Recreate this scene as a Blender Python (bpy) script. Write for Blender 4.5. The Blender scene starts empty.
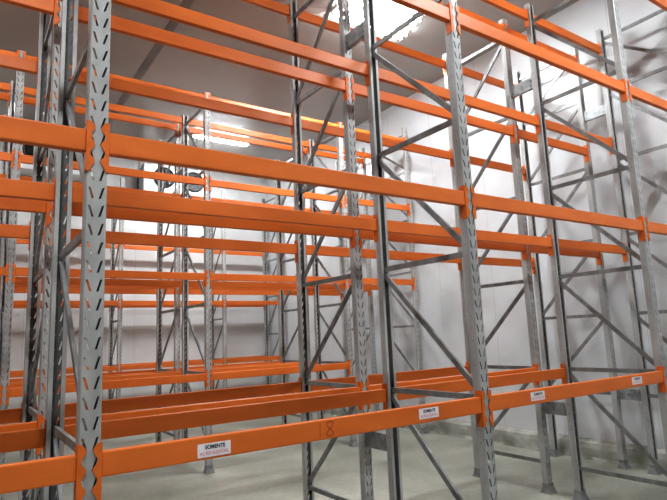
import bpy, math, random
from mathutils import Matrix, Vector
random.seed(4)
sc = bpy.context.scene
col = sc.collection

# ------------------------------------------------------------------ measures
W, D = 0.086, 0.064            # upright section
PITCH = 0.081                  # slot pitch
XF = [-1.930, 0.468, 2.866, 5.264, 6.778]          # frame positions along the rows
ZL = [1.2506, 2.6244, 3.9934, 5.2762]              # beam levels (centre)
HB, TB = 0.100, 0.045                              # beam section
ROWS = dict(A=(2.481, 3.481), B=(3.781, 4.786), C=(7.27, 8.27), D=(8.57, 9.57), E=(12.32, 13.17))
ROWNAME = dict(A='nearest rack row', B='second rack row', C='third rack row', D='fourth rack row', E='farthest rack row by the back wall')
H_STD, H_END = 5.42, 5.56
N_STD = [0.31, 1.29, 2.25, 3.22, 4.20, 5.20]
N_END = [0.88, 1.85, 2.82, 3.78, 4.71, 5.42]
XR, YB, XL, YN, ZC = 7.03, 13.46, -6.0, -3.0, 6.28

# ------------------------------------------------------------------ materials
def new_mat(name, rough=0.5, metal=0.0, spec=0.5):
    m = bpy.data.materials.new(name); m.use_nodes = True
    nt = m.node_tree; b = nt.nodes['Principled BSDF']
    b.inputs['Roughness'].default_value = rough
    b.inputs['Metallic'].default_value = metal
    b.inputs['Specular IOR Level'].default_value = spec
    return m, nt, b

def noise_mat(name, c1, c2, scale=6, rough=0.5, metal=0.0, detail=5, bump=0.0, bscale=60, spec=0.5, lo=.35, hi=.65, stretch=(1, 1, 1), rrange=None):
    m, nt, b = new_mat(name, rough, metal, spec)
    tc = nt.nodes.new('ShaderNodeTexCoord')
    mp = nt.nodes.new('ShaderNodeMapping'); mp.inputs['Scale'].default_value = stretch
    geo = nt.nodes.new('ShaderNodeNewGeometry')
    nt.links.new(geo.outputs['Position'], mp.inputs['Vector'])
    n = nt.nodes.new('ShaderNodeTexNoise'); n.inputs['Scale'].default_value = scale; n.inputs['Detail'].default_value = detail
    nt.links.new(mp.outputs[0], n.inputs['Vector'])
    r = nt.nodes.new('ShaderNodeValToRGB')
    r.color_ramp.elements[0].position = lo; r.color_ramp.elements[1].position = hi
    r.color_ramp.elements[0].color = (*c1, 1); r.color_ramp.elements[1].color = (*c2, 1)
    nt.links.new(n.outputs['Fac'], r.inputs['Fac']); nt.links.new(r.outputs[0], b.inputs['Base Color'])
    if rrange:
        mr = nt.nodes.new('ShaderNodeMapRange'); mr.inputs['To Min'].default_value = rrange[0]; mr.inputs['To Max'].default_value = rrange[1]
        nt.links.new(n.outputs['Fac'], mr.inputs['Value']); nt.links.new(mr.outputs[0], b.inputs['Roughness'])
    if bump:
        n2 = nt.nodes.new('ShaderNodeTexNoise'); n2.inputs['Scale'].default_value = bscale; n2.inputs['Detail'].default_value = 4
        nt.links.new(mp.outputs[0], n2.inputs['Vector'])
        bp = nt.nodes.new('ShaderNodeBump'); bp.inputs['Strength'].default_value = bump; bp.inputs['Distance'].default_value = 0.01
        nt.links.new(n2.outputs['Fac'], bp.inputs['Height']); nt.links.new(bp.outputs[0], b.inputs['Normal'])
    return m

def panel_mat(name, c, c2, axis, period, rough, bump, jointperiod=None, spec=.5):
    """insulated panel sheet: fine ribs running across `axis`, soft stains"""
    m, nt, b = new_mat(name, rough, 0.0, spec)
    geo = nt.nodes.new('ShaderNodeNewGeometry')
    sep = nt.nodes.new('ShaderNodeSeparateXYZ'); nt.links.new(geo.outputs['Position'], sep.inputs[0])
    mul = nt.nodes.new('ShaderNodeMath'); mul.operation = 'MULTIPLY'; mul.inputs[1].default_value = 2 * math.pi / period
    nt.links.new(sep.outputs[axis], mul.inputs[0])
    sn = nt.nodes.new('ShaderNodeMath'); sn.operation = 'SINE'; nt.links.new(mul.outputs[0], sn.inputs[0])
    pw = nt.nodes.new('ShaderNodeMapRange'); pw.inputs['From Min'].default_value = .75; pw.inputs['From Max'].default_value = 1
    nt.links.new(sn.outputs[0], pw.inputs['Value'])
    bp = nt.nodes.new('ShaderNodeBump'); bp.inputs['Strength'].default_value = bump; bp.inputs['Distance'].default_value = 0.002
    nt.links.new(pw.outputs[0], bp.inputs['Height']); nt.links.new(bp.outputs[0], b.inputs['Normal'])
    n = nt.nodes.new('ShaderNodeTexNoise'); n.inputs['Scale'].default_value = 1.1; n.inputs['Detail'].default_value = 5
    nt.links.new(geo.outputs['Position'], n.inputs['Vector'])
    r = nt.nodes.new('ShaderNodeValToRGB'); r.color_ramp.elements[0].position = .35; r.color_ramp.elements[1].position = .65
    r.color_ramp.elements[0].color = (*c2, 1); r.color_ramp.elements[1].color = (*c, 1)
    nt.links.new(n.outputs['Fac'], r.inputs['Fac'])
    out = r.outputs[0]
    if jointperiod:
        dv = nt.nodes.new('ShaderNodeMath'); dv.operation = 'MULTIPLY'; dv.inputs[1].default_value = 1 / jointperiod
        nt.links.new(sep.outputs[axis], dv.inputs[0])
        fr = nt.nodes.new('ShaderNodeMath'); fr.operation = 'FRACT'; nt.links.new(dv.outputs[0], fr.inputs[0])
        ls = nt.nodes.new('ShaderNodeMath'); ls.operation = 'LESS_THAN'; ls.inputs[1].default_value = 0.008 / jointperiod
        nt.links.new(fr.outputs[0], ls.inputs[0])
        mx = nt.nodes.new('ShaderNodeMixRGB'); mx.inputs['Color2'].default_value = (c[0] * .72, c[1] * .72, c[2] * .72, 1)
        nt.links.new(ls.outputs[0], mx.inputs['Fac']); nt.links.new(out, mx.inputs['Color1']); out = mx.outputs[0]
    nt.links.new(out, b.inputs['Base Color'])
    return m

M = {}
M['orange'] = noise_mat('orange_enamel', (.60, .137, .020), (.69, .168, .028), 3.0, .42, bump=.02, bscale=25, stretch=(.6, 2, 3), spec=.4)
M['conn'] = noise_mat('orange_connector_enamel', (.59, .130, .018), (.68, .160, .026), 12, .45, spec=.4)
M['steel'] = noise_mat('galvanised_steel', (.325, .325, .318), (.435, .435, .425), 9, .48, .12, bump=.03, bscale=40, stretch=(1, 1, .35), rrange=(.38, .55))
M['inner'] = noise_mat('shade_darkened_inner_steel', (.12, .122, .12), (.18, .182, .18), 9, .6, .1)  # darker copy of the post steel; shade inside the posts put into the colour
M['brace'] = noise_mat('galvanised_brace', (.17, .175, .175), (.27, .275, .27), 11, .42, .25, stretch=(1, 1, 1))
M['spacer'] = noise_mat('galvanised_spacer_plate', (.20, .215, .22), (.34, .35, .35), 14, .4, .4)
M['hole'] = noise_mat('bolt_dark_steel', (.03, .03, .03), (.08, .08, .08), 40, .5, .4)
M['wall'] = panel_mat('white_wall_panel', (.63, .64, .655), (.56, .57, .585), 1, 0.10, .30, .10, 1.15)
M['wallb'] = panel_mat('white_back_wall_panel', (.66, .67, .67), (.59, .60, .60), 0, 0.10, .40, .08, 1.15)
M['ceil'] = panel_mat('grey_ceiling_panel', (.38, .365, .345), (.345, .335, .32), 1, 0.085, .22, .5)
M['strip'] = noise_mat('ceiling_joint_strip', (.16, .155, .145), (.20, .19, .18), 5, .5)
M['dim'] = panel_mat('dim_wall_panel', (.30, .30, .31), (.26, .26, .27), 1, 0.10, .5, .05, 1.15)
M['kerb'] = noise_mat('rough_concrete_kerb', (.20, .205, .175), (.38, .38, .34), 3.5, .8, bump=.5, bscale=22, detail=8)
M['lampwhite'] = noise_mat('white_lamp_housing', (.80, .80, .80), (.86, .86, .86), 8, .4)
M['evapwhite'] = noise_mat('white_sheet_housing', (.66, .70, .70), (.74, .77, .77), 3, .35)
M['evapgrey'] = noise_mat('grey_sheet_side', (.30, .33, .34), (.38, .40, .41), 3, .4)
M['black'] = noise_mat('black_plastic', (.010, .010, .011), (.022, .022, .024), 30, .45)
M['wire'] = noise_mat('dark_wire', (.012, .012, .012), (.03, .03, .03), 30, .5, .2)
M['paper'] = noise_mat('white_paper_label', (.74, .68, .72), (.82, .78, .80), 40, .6)
M['ink'] = noise_mat('black_ink', (.015, .015, .02), (.03, .03, .035), 50, .6)
M['redink'] = noise_mat('red_ink', (.52, .12, .13), (.62, .2, .2), 50, .6)
M['marker'] = noise_mat('marker_stroke', (.16, .025, .01), (.24, .04, .012), 50, .6)

# floor
def floor_mat():
    m, nt, b = new_mat('trowelled_concrete_floor', .55)
    geo = nt.nodes.new('ShaderNodeNewGeometry')
    n = nt.nodes.new('ShaderNodeTexNoise'); n.inputs['Scale'].default_value = .9; n.inputs['Detail'].default_value = 8; n.inputs['Distortion'].default_value = .6
    n2 = nt.nodes.new('ShaderNodeTexNoise'); n2.inputs['Scale'].default_value = 14; n2.inputs['Detail'].default_value = 6
    for q in (n, n2): nt.links.new(geo.outputs['Position'], q.inputs['Vector'])
    r = nt.nodes.new('ShaderNodeValToRGB'); r.color_ramp.elements[0].position = .32; r.color_ramp.elements[1].position = .68
    r.color_ramp.elements[0].color = (.20, .205, .165, 1); r.color_ramp.elements[1].color = (.35, .35, .30, 1)
    nt.links.new(n.outputs['Fac'], r.inputs['Fac'])
    mx = nt.nodes.new('ShaderNodeMixRGB'); mx.blend_type = 'MULTIPLY'; mx.inputs['Fac'].default_value = .35
    r2 = nt.nodes.new('ShaderNodeValToRGB'); r2.color_ramp.elements[0].position = .3; r2.color_ramp.elements[0].color = (.6, .6, .6, 1); r2.color_ramp.elements[1].position = .6
    nt.links.new(n2.outputs['Fac'], r2.inputs['Fac'])
    nt.links.new(r.outputs[0], mx.inputs['Color1']); nt.links.new(r2.outputs[0], mx.inputs['Color2'])
    nt.links.new(mx.outputs[0], b.inputs['Base Color'])
    bp = nt.nodes.new('ShaderNodeBump'); bp.inputs['Strength'].default_value = .15; bp.inputs['Distance'].default_value = .01
    nt.links.new(n2.outputs['Fac'], bp.inputs['Height']); nt.links.new(bp.outputs[0], b.inputs['Normal'])
    mr = nt.nodes.new('ShaderNodeMapRange'); mr.inputs['To Min'].default_value = .35; mr.inputs['To Max'].default_value = .65
    nt.links.new(n.outputs['Fac'], mr.inputs['Value']); nt.links.new(mr.outputs[0], b.inputs['Roughness'])
    return m
M['floor'] = floor_mat()

def emis_mat(name, c, s):
    m, nt, b = new_mat(name, .4)
    b.inputs['Base Color'].default_value = (*c, 1)
    b.inputs['Emission Color'].default_value = (*c, 1); b.inputs['Emission Strength'].default_value = s
    return m
M['tube'] = emis_mat('lit_fluorescent_tube', (.93, .98, 1.0), 180)

# ------------------------------------------------------------------ mesh helpers
class MB:
    def __init__(s): s.v = []; s.f = []
    def quad(s, *p):
        i = len(s.v); s.v += [tuple(q) for q in p]; s.f.append(tuple(range(i, i + len(p)))); return s
    def box(s, x0, x1, y0, y1, z0, z1, mat=None):
        i = len(s.v)
        pts = [(x, y, z) for z in (z0, z1) for y in (y0, y1) for x in (x0, x1)]
        if mat is not None: pts = [tuple(mat @ Vector(q)) for q in pts]
        s.v += pts
        for f in ((0, 2, 3, 1), (4, 5, 7, 6), (0, 1, 5, 4), (2, 6, 7, 3), (0, 4, 6, 2), (1, 3, 7, 5)):
            s.f.append(tuple(i + k for k in f))
        return s
    def prism(s, prof, a0, a1, fn):
        """profile (list of 2D points, ccw) extruded from a0 to a1; fn(u,v,a)->xyz"""
        i = len(s.v); n = len(prof)
        for a in (a0, a1): s.v += [tuple(fn(u, v, a)) for u, v in prof]
        for k in range(n): s.f.append((i + k, i + (k + 1) % n, i + n + (k + 1) % n, i + n + k))
        s.f.append(tuple(i + k for k in reversed(range(n)))); s.f.append(tuple(i + n + k for k in range(n)))
        return s
    def cyl(s, c, r, h, axis='y', n=24, r2=None):
        r2 = r if r2 is None else r2; i = len(s.v)
        for rr, a in ((r, 0), (r2, h)):
            for k in range(n):
                t = 2 * math.pi * k / n; u, w = rr * math.cos(t), rr * math.sin(t)
                p = {'y': (u, a, w), 'z': (u, w, a), 'x': (a, u, w)}[axis]
                s.v.append(tuple(c[j] + p[j] for j in range(3)))
        for k in range(n): s.f.append((i + k, i + (k + 1) % n, i + n + (k + 1) % n, i + n + k))
        s.f.append(tuple(i + k for k in range(n))); s.f.append(tuple(i + n + k for k in range(n)))
        return s
    def ring(s, c, R, r, n=32, m=8, axis='y'):
        i = len(s.v)
        for k in range(n):
            t = 2 * math.pi * k / n
            for j in range(m):
                q = 2 * math.pi * j / m; rr = R + r * math.cos(q)
                s.v.append((c[0] + rr * math.cos(t), c[1] + r * math.sin(q), c[2] + rr * math.sin(t)))
        for k in range(n):
            for j in range(m):
                s.f.append((i + k * m + j, i + ((k + 1) % n) * m + j, i + ((k + 1) % n) * m + (j + 1) % m, i + k * m + (j + 1) % m))
        return s
    def mesh(s, name, mat, bevel=0):
        me = bpy.data.meshes.new(name); me.from_pydata(s.v, [], s.f); me.materials.append(M[mat] if isinstance(mat, str) else mat)
        import bmesh
        bm = bmesh.new(); bm.from_mesh(me)
        bmesh.ops.remove_doubles(bm, verts=bm.verts, dist=1e-5)
        bmesh.ops.recalc_face_normals(bm, faces=bm.faces)
        if bevel:
            bmesh.ops.bevel(bm, geom=[e for e in bm.edges if e.is_manifold and e.calc_face_angle(0) > .6], offset=bevel, segments=2, affect='EDGES', profile=.6)
        bm.to_mesh(me); bm.free(); me.update()
        return me

def obj(name, me, parent=None, loc=(0, 0, 0), rotz=0):
    o = bpy.data.objects.new(name, me); col.objects.link(o)
    if parent: o.parent = parent
    o.location = loc; o.rotation_euler = (0, 0, rotz)
    return o
def thing(name, label, cat, loc=(0, 0, 0), group=None, rotz=0):
    o = bpy.data.objects.new(name, None); col.objects.link(o); o.empty_display_size = .1
    o.location = loc; o.rotation_euler = (0, 0, rotz)
    o['label'] = label; o['category'] = cat
    if group: o['group'] = group
    return o
def struct(name, me):
    o = obj(name, me); o['kind'] = 'structure'; return o

# ------------------------------------------------------------------ room shell
T = .15
struct('floor', MB().box(XL - T, XR + T, YN - T, YB + T, -.1, 0).mesh('floor', 'floor'))
struct('ceiling', MB().box(XL - T, XR + T, YN - T, YB + T, ZC, ZC + .12).mesh('ceiling', 'ceil'))
struct('wall_right', MB().box(XR, XR + T, YN - T, YB + T, 0, ZC).mesh('wall_right', 'wall'))
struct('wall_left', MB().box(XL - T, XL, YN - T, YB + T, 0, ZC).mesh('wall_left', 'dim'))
struct('wall_back', MB().box(XL, XR, YB, YB + T, 0, ZC).mesh('wall_back', 'wallb'))
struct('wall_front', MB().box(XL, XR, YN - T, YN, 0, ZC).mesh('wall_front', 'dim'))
# rough cast kerb at the foot of the walls: wavy top edge and a slightly crumbled toe
def kerb_mesh(name, length, depth, h, fn):
    n = int(length / .12); mb = MB(); rows = []
    for i in range(n + 1):
        a = length * i / n
        j = lambda s: random.uniform(-s, s)
        prof = [(depth + .012 + j(.012), 0), (depth + j(.005), .035 + j(.01)), (depth * .98 + j(.003), h * .6), (depth * .9 + j(.003), h - .03 + j(.004)), (depth * .62, h + j(.004)), (0, h + .012 + j(.003))]
        rows.append([fn(a, u, v) for u, v in prof])
    for i in range(n):
        for k in range(5):
            mb.quad(rows[i][k], rows[i + 1][k], rows[i + 1][k + 1], rows[i][k + 1])
    return mb.mesh(name, 'kerb')
struct('baseboard_right', kerb_mesh('baseboard_right', YB - YN, .125, .235, lambda a, u, v: (XR - u, YN + a, v)))
struct('baseboard_back', kerb_mesh('baseboard_back', XR - XL, .11, .235, lambda a, u, v: (XL + a, YB - u, v)))
struct('trim_1', MB().box(2.27, 2.40, YN, YB, ZC - .006, ZC + .002).mesh('trim_1', 'strip'))

# ------------------------------------------------------------------ upright post mesh
def post_mesh(name, h):
    mb = MB(); w = W / 2; n = int(h / PITCH)
    lipw, r = .022, .005
    sx, half, tilt, sw = .0215, .0255, .0075, .0048
    fh = .0042
    for i in range(n):
        z0, z1 = i * PITCH, (i + 1) * PITCH; zc = (z0 + z1) / 2
        for s in (-1, 1):
            # web half with a leaning slot: "\ /"
            a, b = (-w + r, 0) if s < 0 else (0, w - r)
            top, bot = s * (sx + tilt), s * (sx - tilt)
            out = [(a, z0), (b, z0), (b, z1), (a, z1)]
            inn = [(bot - sw, zc - half), (bot + sw, zc - half), (top + sw, zc + half), (top - sw, zc + half)]
            for k in range(4):
                o1, o2, i2, i1 = out[k], out[(k + 1) % 4], inn[(k + 1) % 4], inn[k]
                mb.quad(*[(p[0], 0, p[1]) for p in (o1, o2, i2, i1)])
                mb.quad(*[(inn[k][0], 0, inn[k][1]), (inn[(k + 1) % 4][0], 0, inn[(k + 1) % 4][1]), (inn[(k + 1) % 4][0], .0022, inn[(k + 1) % 4][1]), (inn[k][0], .0022, inn[k][1])])
            # rounded corner
            mb.quad((s * (w - r), 0, z0), (s * w, r, z0), (s * w, r, z1), (s * (w - r), 0, z1))
            # flange with a small bolt hole
            yc = D * .55
            out = [(r, z0), (D, z0), (D, z1), (r, z1)]
            inn = [(yc - fh, zc - fh), (yc + fh, zc - fh), (yc + fh, zc + fh), (yc - fh, zc + fh)]
            for k in range(4):
                mb.quad(*[(s * w, p[0], p[1]) for p in (out[k], out[(k + 1) % 4], inn[(k + 1) % 4], inn[k])])
    zt = n * PITCH
    for s in (-1, 1):
        mb.quad((s * w, D, 0), (s * (w - lipw), D, 0), (s * (w - lipw), D, h), (s * w, D, h))
        mb.quad((s * (w - lipw), D, 0), (s * (w - lipw), D - .010, 0), (s * (w - lipw), D - .010, h), (s * (w - lipw), D, h))
        mb.quad((s * (w - r), 0, zt), (s * w, r, zt), (s * w, r, h), (s * (w - r), 0, h))
        mb.quad((s * w, r, zt), (s * w, D, zt), (s * w, D, h), (s * w, r, h))
    mb.quad((-w + r, 0, zt), (w - r, 0, zt), (w - r, 0, h), (-w + r, 0, h))
    me = mb.mesh(name, 'steel')
    # second, inner skin of the folded sheet, darkened to paint in the shade inside
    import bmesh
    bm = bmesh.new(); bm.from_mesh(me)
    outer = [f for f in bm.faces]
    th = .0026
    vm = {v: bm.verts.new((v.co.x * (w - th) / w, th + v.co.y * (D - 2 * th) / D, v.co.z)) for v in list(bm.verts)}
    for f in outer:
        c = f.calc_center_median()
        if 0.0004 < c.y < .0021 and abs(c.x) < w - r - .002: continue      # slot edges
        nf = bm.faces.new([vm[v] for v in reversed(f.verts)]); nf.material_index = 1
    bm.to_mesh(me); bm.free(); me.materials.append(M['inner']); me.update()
    return me
POST = {'std': post_mesh('post_mesh', H_STD), 'low': post_mesh('post_mesh_low', 5.37), 'end': post_mesh('post_mesh_tall', H_END)}
def foot_mesh():
    mb = MB(); w = W / 2
    mb.box(-w - .022, w + .022, -.03, D + .03, 0, .007)
    # flared shoe wrapping the post
    i0 = [(-w - .003, -.003), (w + .003, -.003), (w + .003, D + .003), (-w - .003, D + .003)]
    o0 = [(-w - .017, -.02), (w + .017, -.02), (w + .017, D + .02), (-w - .017, D + .02)]
    for k in range(4):
        a, b = i0[k], i0[(k + 1) % 4]; c, d = o0[(k + 1) % 4], o0[k]
        mb.quad((*d, .007), (*c, .007), (*b, .065), (*a, .065))
        mb.quad((*a, .065), (*b, .065), (*b, .10), (*a, .10))
    for sx in (-1, 1): mb.cyl((sx * (w + .010), D / 2, .006), .008, .014, 'z', 6)
    return mb.mesh('foot_mesh', 'brace')
FOOT = foot_mesh()

def brace_mesh(p, q, name, t=.020, hgt=.040):
    """open channel between two points in the frame's own (y,z) plane"""
    (y0, z0), (y1, z1) = p, q
    L = math.hypot(y1 - y0, z1 - z0); a = math.atan2(z1 - z0, y1 - y0)
    Mx = Matrix.Translation((0, y0, z0)) @ Matrix.Rotation(a, 4, 'X')
    mb = MB(); th = .003; h2 = hgt / 2
    mb.box(-t / 2, -t / 2 + th, 0, L, -h2, h2, Mx)
    mb.box(-t / 2 + th, t / 2, 0, L, h2 - th, h2, Mx)
    mb.box(-t / 2 + th, t / 2, 0, L, -h2, -h2 + th, Mx)
    for e in (.012, L - .012): mb.cyl(tuple(Mx @ Vector((-t / 2 - .006, e, 0))), .007, t + .012, 'x', 6)
    return mb.mesh(name, 'brace')
_bc = {}
def brace(p, q, kind):
    k = tuple(round(v, 4) for v in (*p, *q))
    if k not in _bc: _bc[k] = brace_mesh(p, q, kind + '_mesh')
    return _bc[k]

FRAMEWORD = ['off to the left of the picture', 'nearest upright pair at left', 'second upright pair from the left', 'third upright pair from the left', 'taller last pair against the right wall']
FRAMELAB = {
 'A': ['grey slotted upright frame of nearest rack row, far left, beyond the nearest post',
       'large grey slotted upright frame in the left foreground, nearest of all frames',
       'grey slotted upright frame of nearest rack row, right of centre, between two stickered beams',
       'grey slotted upright frame of nearest rack row standing at the right edge of the picture',
       'tall grey upright frame ending nearest rack row by right wall, mostly cut off at right'],
 'B': ['grey upright frame of second rack row, far left, outside the picture edge',
       'grey upright frame of second rack row standing just behind the left foreground frame',
       'grey upright frame of second rack row, behind centre of picture, braced by a spacer plate',
       'grey upright frame of second rack row, tops showing behind third front upright',
       'tall grey upright frame ending second rack row beside right wall and kerb'],
 'C': ['grey upright frame of third rack row across the aisle, far left outside the picture',
       'bright grey slotted upright frame of third rack row at far left edge',
       'grey upright frame of third rack row whose foot shows under the SOMENTE sticker beam',
       'grey upright frame of third rack row seen between the two central front uprights',
       'tall grey upright frame ending third rack row at the right wall'],
 'D': ['grey upright frame of fourth rack row, far left outside the picture',
       'grey upright frame of fourth rack row just left of the bright far left frame',
       'dark grey upright frame of fourth rack row in front of the ceiling cooler fans',
       'dark grey upright frame of fourth rack row seen left of picture centre',
       'dark grey tall upright frame ending fourth rack row at the right wall'],
 'E': ['thin grey upright frame of farthest rack row, far left outside the picture',
       'thin grey upright frame of farthest rack row at the extreme left edge',
       'thin grey upright frame of farthest rack row left of the ceiling cooler with two fans',
       'thin grey upright frame of farthest rack row right of the ceiling cooler with two fans',
       'thin grey upright frame of farthest rack row in the far right corner'],
}
def upright_frame(row, i):
    y0, y1 = ROWS[row]; dep = y1 - y0
    end = i == 4
    t = thing('upright_frame', FRAMELAB[row][i], 'rack frame', (XF[i], y0, 0), 'upright frames of the ' + ROWNAME[row])
    me = POST['end' if end else 'low' if row in 'CD' else 'std']
    for y, r in ((0, 0), (dep, math.pi)):
        p = obj('post', me, t, (0, y, 0.0), r)
        obj('foot_plate', FOOT, p)
    nodes = N_END if end else N_STD
    rear_high = row in 'AC'
    f, b = .042, dep - .042
    for z in nodes:
        obj('horizontal_brace', brace((f, z), (b, z), 'horizontal_brace'), t)
    for z0, z1 in zip(nodes[:-1], nodes[1:]):
        a, c = (z0 + .036, z1 - .036)
        pq = ((f, a), (b, c)) if rear_high else ((f, c), (b, a))
        obj('diagonal_brace', brace(*pq, 'diagonal_brace'), t)
for row in ROWS:
    for i in range(5): upright_frame(row, i)

# ------------------------------------------------------------------ beams
def rail_mesh(name, L):
    h, t = HB / 2, TB / 2
    mb = MB().box(0, L, -t, t, -h, h)
    return mb.mesh(name, 'orange', bevel=.006)
def connector_mesh():
    """L shaped end plate: side leg welded to the rail end, toothed front leg hooked over the slotted web.
       origin: rail end centre; +x points away from the rail towards the post"""
    mb = MB(); th = .0035; z0, z1 = -.140, .091
    yf = -TB / 2 - .002          # front plane
    c = .018
    side = [(yf, z0 + .01), (yf + .012, z0), (TB / 2 + .004 - .008, z0), (TB / 2 + .004, z0 + c), (TB / 2 + .004, z1 - c), (TB / 2 - .006, z1), (yf + .006, z1), (yf, z1 - .006)]
    mb.prism(side, 0, th, lambda u, v, a: (a, u, v))
    # toothed leg on the face of the post
    reach_w, reach_n = .031, .014
    pts = [(0, z0)]; n = 3; step = (z1 - z0) / n
    for k in range(n):
        b = z0 + k * step
        pts += [(reach_n + th, b + .004), (reach_n + th, b + step * .18), (reach_w + th, b + step * .52), (reach_w + th, b + step * .70), (reach_n + th, b + step * .96)]
    pts.append((0, z1))
    mb.prism(pts, yf - th, yf, lambda u, v, a: (u, a, v))
    mb.cyl((-.0045, yf + .018, z1 - .018), .005, .005, 'x', 8)
    return mb.mesh('end_connector_mesh', 'conn')
CONN = connector_mesh()
GAP = .0045
RAIL = {}
BAYL = ['left bay', 'wide bay between first and second uprights', 'wide bay between second and third uprights', 'narrow bay at right wall']
LEVN = ['lowest', 'second', 'third', 'top']
BEAMS = {}
def beam(row, side, bay, lev):
    x0 = XF[bay] + W / 2 + GAP; x1 = XF[bay + 1] - W / 2 - GAP
    y = ROWS[row][0] + TB / 2 - .002 if side == 'front' else ROWS[row][1] - TB / 2 + .002
    L = x1 - x0
    k = round(L, 3)
    if k not in RAIL: RAIL[k] = rail_mesh('rail_mesh', L)
    rn = dict(A='nearest row', B='second row', C='third row', D='fourth row', E='farthest row')[row]
    bn = ['far left bay', 'wide left-centre bay', 'wide right-centre bay', 'narrow right wall bay'][bay]
    lab = 'orange %s level beam, %s side of %s, %s' % (LEVN[lev], 'front' if side == 'front' else 'rear', rn, bn)
    t = thing('rack_crossbar', lab, 'rack crossbar', ((x0), y, ZL[lev]), 'orange beams of the ' + ROWNAME[row])
    if side == 'front':
        obj('rail', RAIL[k], t)
        obj('end_connector', CONN, t, (L, 0, 0), 0)
        c = obj('end_connector', CONN_M, t, (0, 0, 0), 0)
    else:
        obj('rail', RAIL[k], t)
        obj('end_connector', CONN, t, (0, 0, 0), math.pi)
        obj('end_connector', CONN_M, t, (L, 0, 0), math.pi)
    BEAMS[(row, side, bay, lev)] = t
    return t
# mirrored connector (other hand)
CONN_M = CONN.copy(); CONN_M.name = 'end_connector_mesh_left'
CONN_M.transform(Matrix.Scale(-1, 4, (1, 0, 0))); CONN_M.flip_normals()
for row in ROWS:
    for side in ('front', 'rear'):
        for bay in range(4):
            for lev in range(4):
                if row == 'E' and lev == 3: continue
                if bay == 3 and lev == 0 and row != 'E': continue
                beam(row, side, bay, lev)

BEAMS[('A', 'front', 1, 0)]['label'] = 'orange lowest front beam of nearest row with two stickers and handwritten 18'
BEAMS[('A', 'front', 2, 0)]['label'] = 'orange lowest front beam of nearest row, right of centre, with two small stickers'

# ------------------------------------------------------------------ row spacers
def spacer_mesh(dep):
    mb = MB(); h = .065; t = .045
    mb.box(-t / 2, -t / 2 + .003, 0, dep, -h, h)
    mb.box(-t / 2 + .003, t / 2, 0, dep, h - .003, h)
    mb.box(-t / 2 + .003, t / 2, 0, dep, -h, -h + .003)
    for y in (0, dep - .004): mb.box(-t / 2 + .003, t / 2, y, y + .004, -h + .003, h - .003)
    me = mb.mesh('spacer_mesh', 'spacer'); return me
def spacer_bolts(dep):
    mb = MB()
    for y in (.03, dep - .03):
        for z in (-.03, .03): mb.cyl((-.0295, y, z), .009, .007, 'x', 6)
    mb.cyl((-.0245, dep / 2, 0), .016, .002, 'x', 14)
    return mb.mesh('spacer_bolt_mesh', 'brace')
SP, SPB = spacer_mesh(.296), spacer_bolts(.296)
SPN = dict(A='nearest and second rack rows', C='third and fourth rack rows')
WHICH = ['far left frames', 'left foreground frames', 'second frame pair', 'third frame pair', 'right wall frames']
for row in ('A', 'C'):
    for i in range(5):
        for z, zn in ((4.43 if i < 3 else 4.48, 'high'), (.88, 'low')):
            t = thing('row_spacer', '%s grey spacer plate joining %s, %s' % (zn, SPN[row], WHICH[i]), 'spacer', (XF[i], ROWS[row][1] + .002, z), 'spacer plates between the ' + SPN[row])
            obj('plate', SP, t); obj('bolt_heads', SPB, t)

# ------------------------------------------------------------------ stickers and writing on the front lowest beams
def text_mesh(txt, size, mat, bold=0.0, width=None):
    cu = bpy.data.curves.new('txt', 'FONT'); cu.body = txt; cu.size = size; cu.align_x = 'CENTER'; cu.align_y = 'CENTER'; cu.offset = bold
    o = bpy.data.objects.new('txt', cu); col.objects.link(o)
    bpy.context.view_layer.update()
    dg = bpy.context.evaluated_depsgraph_get()
    me = bpy.data.meshes.new_from_object(o.evaluated_get(dg)); bpy.data.objects.remove(o)
    xs = [v.co.x for v in me.vertices]; ys = [v.co.y for v in me.vertices]
    cx = (max(xs) + min(xs)) / 2; cy = (max(ys) + min(ys)) / 2
    s = width / (max(xs) - min(xs)) if width else 1
    # stand it up in the xz plane, facing -y
    me.transform(Matrix(((s, 0, 0, -cx * s), (0, 0, 1, 0), (0, 1, 0, -cy), (0, 0, 0, 1))))
    me.materials.clear(); me.materials.append(M[mat]); me.name = 'lettering_mesh'
    return me
T1 = text_mesh('SOMENTE', .024, 'ink', .0009, .098)
T2 = text_mesh('A\u00c7\u00c3O JUDICIAL', .021, 'redink', .0002, .142)
LABM = MB().box(-.08, .08, -.0006, .0002, -.030, .030).mesh('paper_label_mesh', 'paper')
YF = ROWS['A'][0] - .0020
for bay, xc, zc, rot in ((1, 1.00, 1.242, 0), (1, 2.35, 1.2535, 0), (2, 3.405, 1.2535, 0), (2, 4.765, 1.2535, 0)):
    bm_ = BEAMS[('A', 'front', bay, 0)]
    o = obj('paper_label', LABM, bm_, (xc - bm_.location.x, YF - bm_.location.y - .0008, zc - bm_.location.z))
    o['label'] = 'white paper sticker with black and red lettering'
    a = obj('black_lettering', T1, o, (.004, -.0012, .0135)); b = obj('red_lettering', T2, o, (0, -.0012, -.0135))
def stroke(mb, pts, w):
    for (x0, z0), (x1, z1) in zip(pts[:-1], pts[1:]):
        dx, dz = x1 - x0, z1 - z0; l = math.hypot(dx, dz) or 1; nx, nz = -dz / l * w / 2, dx / l * w / 2
        ex, ez = dx / l * w * .3, dz / l * w * .3
        mb.quad((x0 + nx - ex, 0, z0 + nz - ez), (x1 + nx + ex, 0, z1 + nz + ez), (x1 - nx + ex, 0, z1 - nz + ez), (x0 - nx - ex, 0, z0 - nz - ez))
mb = MB()
stroke(mb, [(.0, .033), (-.001, .01), (-.003, -.033)], .0035)
m1 = mb.mesh('handwriting_mesh', 'marker'); mb = MB()
e = []
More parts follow.
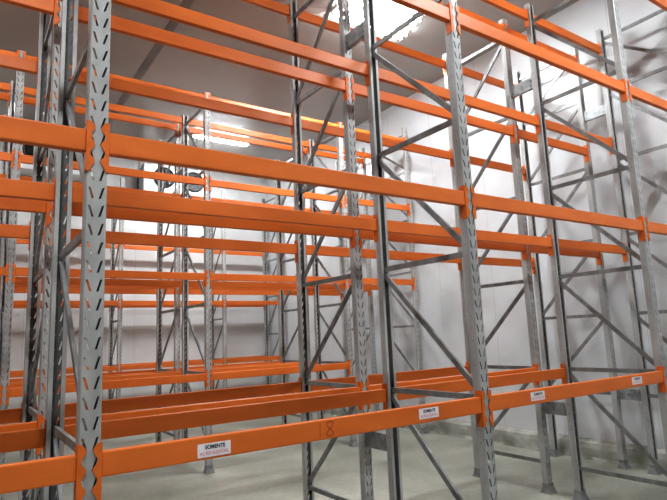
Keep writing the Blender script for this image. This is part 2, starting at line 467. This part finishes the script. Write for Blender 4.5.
for k in range(33):
    t = k / 32 * 2 * math.pi
    e.append((.060 + .023 * math.sin(2 * t) * (.9 if math.cos(t) > 0 else 1.0), .036 * math.cos(t)))
stroke(mb, e, .0035)
mk = mb.mesh('handwriting_mesh', 'marker')
bm_ = BEAMS[('A', 'front', 1, 0)]
o = obj('handwritten_number', mk, bm_, (1.578 - bm_.location.x, YF - bm_.location.y - .0008, 1.252 - bm_.location.z))
o['label'] = 'figure eight written in dark marker'
o = obj('handwritten_number', m1, bm_, (1.578 - bm_.location.x, YF - bm_.location.y - .0008, 1.252 - bm_.location.z))
o['label'] = 'figure one written in dark marker'

# ------------------------------------------------------------------ tube lights
def tube_light(x, y, label, power, L=1.27, visible=True):
    t = thing('tube_light', label, 'ceiling light', (x, y, ZC), 'fluorescent ceiling lights')
    h = MB().prism([(-.11, 0), (-.08, -.035), (.08, -.035), (.11, 0)], -L / 2 - .02, L / 2 + .02, lambda u, v, a: (a, u, v))
    obj('housing', h.mesh('lamp_housing_mesh', 'lampwhite'), t)
    for s in (-1, 1):
        obj('tube', MB().cyl((-L / 2, s * .055, -.058), .016, L, 'x', 12).mesh('tube_mesh', 'tube'), t)
        caps = MB()
        for a in (-L / 2 - .012, L / 2 - .002): caps.box(a, a + .014, s * .055 - .018, s * .055 + .018, -.076, -.034)
        obj('lamp_holder', caps.mesh('lamp_holder_mesh', 'lampwhite'), t)
    ld = bpy.data.lights.new('tube_glow', 'AREA'); ld.shape = 'RECTANGLE'; ld.size = L; ld.size_y = .16; ld.energy = power; ld.color = (.95, .98, 1.0)
    lo = bpy.data.objects.new('tube_glow', ld); col.objects.link(lo); lo.parent = t; lo.location = (0, 0, -.082)
P = 75
tube_light(4.72, 11.15, 'lit twin tube light on ceiling above the far aisle', P * 1.45)
tube_light(4.78, 5.72, 'lit twin tube light on ceiling, brightest, above centre of picture', P * .72)
tube_light(4.70, 5.33, 'second lit twin tube light beside the brightest ceiling light', P * .4)
tube_light(4.70, .55, 'twin tube light above the camera aisle, right side', P * 1.45)
tube_light(-1.2, 10.94, 'twin tube light above the far aisle, left side', P * .4)
tube_light(-1.2, 5.72, 'twin tube light above the middle aisle, left side', P * .5)
tube_light(-.6, .0, 'twin tube light above the camera aisle, left side', P * 1.75)

# ------------------------------------------------------------------ evaporator coolers at the back wall
def cooler(x0, x1, yf, z0, z1, fans, fr, label):
    t = thing('evaporator_cooler', label, 'cooler', ((x0 + x1) / 2, yf, z0), 'evaporator coolers at the back wall')
    cx = (x0 + x1) / 2; w = (x1 - x0) / 2; h = z1 - z0; d = YB - yf - .003
    # housing: box with sloping top toward the wall
    mb = MB(); mb.prism([(0, 0), (d, .03), (d, h - .10), (.0, h)], -w + .03, w - .03, lambda u, v, a: (a, u, v))
    obj('housing', mb.mesh('cooler_housing_mesh', 'evapwhite', bevel=.008), t)
    for s in (-1, 1):
        sp = MB().prism([(-.01, -.02), (d, .0), (d, h - .1), (d * .55, h - .06), (-.01, h + .01)], s * w - .0 if s < 0 else w - .03, (-w + .03) if s < 0 else w, lambda u, v, a: (a, u, v))
        obj('side_cover', sp.mesh('side_cover_mesh', 'evapgrey'), t)
        obj('cover_joint', MB().box(s * w - .006 if s < 0 else w - .004, s * w + .004 if s < 0 else w + .006, d * .60, d * .80, .0, h - .08).mesh('cover_joint_mesh', 'black'), t)
    hg = MB()
    for s in (-1, 1):
        for y in (.06, d - .1): hg.box(s * (w - .12) - .015, s * (w - .12) + .015, y, y + .03, h - .12, ZC - z0)
    obj('hanger', hg.mesh('hanger_mesh', 'steel'), t)
    for fx, fz in fans:
        c = (fx - cx, -.012, fz - z0)
        f = obj('fan', MB().ring((0, -.01, 0), fr, .028, 36, 8).cyl((0, .008, 0), fr * .99, .003, 'y', 36).mesh('fan_shroud_mesh', 'black'), t, c)
        bl = MB().cyl((0, -.05, 0), fr * .26, .05, 'y', 18)
        for k in range(5):
            a = 2 * math.pi * k / 5; pts = []
            for (rr, da, yy) in ((.24, -.2, -.012), (.90, -.34, -.006), (.92, .30, -.042), (.24, .26, -.036)):
                pts.append((fr * rr * math.cos(a + da), yy, fr * rr * math.sin(a + da)))
            bl.quad(*pts)
        obj('fan_blades', bl.mesh('fan_blades_mesh', 'black'), f)
        g = MB()
        for q in (.3, .47, .64, .81, .97): g.ring((0, -.065, 0), fr * q, .0035, 28, 5)
        for k in range(6):
            a = math.pi * k / 6
            g.box(-fr, fr, -.069, -.063, -.003, .003, Matrix.Rotation(a, 4, 'Y'))
        obj('guard', g.mesh('fan_guard_mesh', 'wire'), f)
    return t
cooler(3.44, 5.10, 12.78, 5.18, 5.98, [(3.93, 5.68), (4.67, 5.66)], .235, 'white ceiling cooler with two black fans, centre of the back wall')
cooler(0.80, 2.55, 12.78, 5.50, 6.20, [(1.22, 5.93), (2.08, 5.93)], .27, 'white ceiling cooler with black fans at the left of the back wall')

# small black fitting high on the right wall
t = thing('mounted_camera', 'small black round camera fitting mounted high on the white right wall', 'camera', (XR, 6.45, 5.80))
obj('bracket', MB().box(-.05, 0, -.035, .035, -.03, .05).mesh('camera_bracket_mesh', 'black', bevel=.006), t)
obj('camera_body', MB().cyl((-.17, 0, 0), .055, .125, 'x', 20).mesh('camera_body_mesh', 'black', bevel=.006), t)
obj('lens', MB().cyl((-.185, 0, 0), .032, .016, 'x', 16).mesh('camera_lens_mesh', 'wire'), t)

# ------------------------------------------------------------------ world and camera
w = bpy.data.worlds.new('world'); sc.world = w; w.use_nodes = True
w.node_tree.nodes['Background'].inputs[0].default_value = (.5, .5, .52, 1)
w.node_tree.nodes['Background'].inputs[1].default_value = .05
yaw, pit, rol = (math.radians(a) for a in (34.583, 8.946, -2.417))
F = Vector((math.sin(yaw) * math.cos(pit), math.cos(yaw) * math.cos(pit), math.sin(pit)))
R = Vector((math.cos(yaw), -math.sin(yaw), 0)); U = R.cross(F)
R2 = R * math.cos(rol) + U * math.sin(rol); U2 = U * math.cos(rol) - R * math.sin(rol)
cd = bpy.data.cameras.new('camera'); cam = bpy.data.objects.new('camera', cd); col.objects.link(cam)
cd.sensor_width = 36; cd.lens = 545.998 / 667 * 36; cd.clip_start = .05
cam.matrix_world = Matrix(((R2.x, U2.x, -F.x, 0), (R2.y, U2.y, -F.y, 0), (R2.z, U2.z, -F.z, 1.7302), (0, 0, 0, 1)))
sc.camera = cam
sc.view_settings.view_transform = 'Standard'
try: sc.view_settings.look = 'Medium High Contrast'
except TypeError: sc.view_settings.look = 'None'
sc.view_settings.exposure = 0.10
sc.cycles.max_bounces = 8
sc.cycles.diffuse_bounces = 5
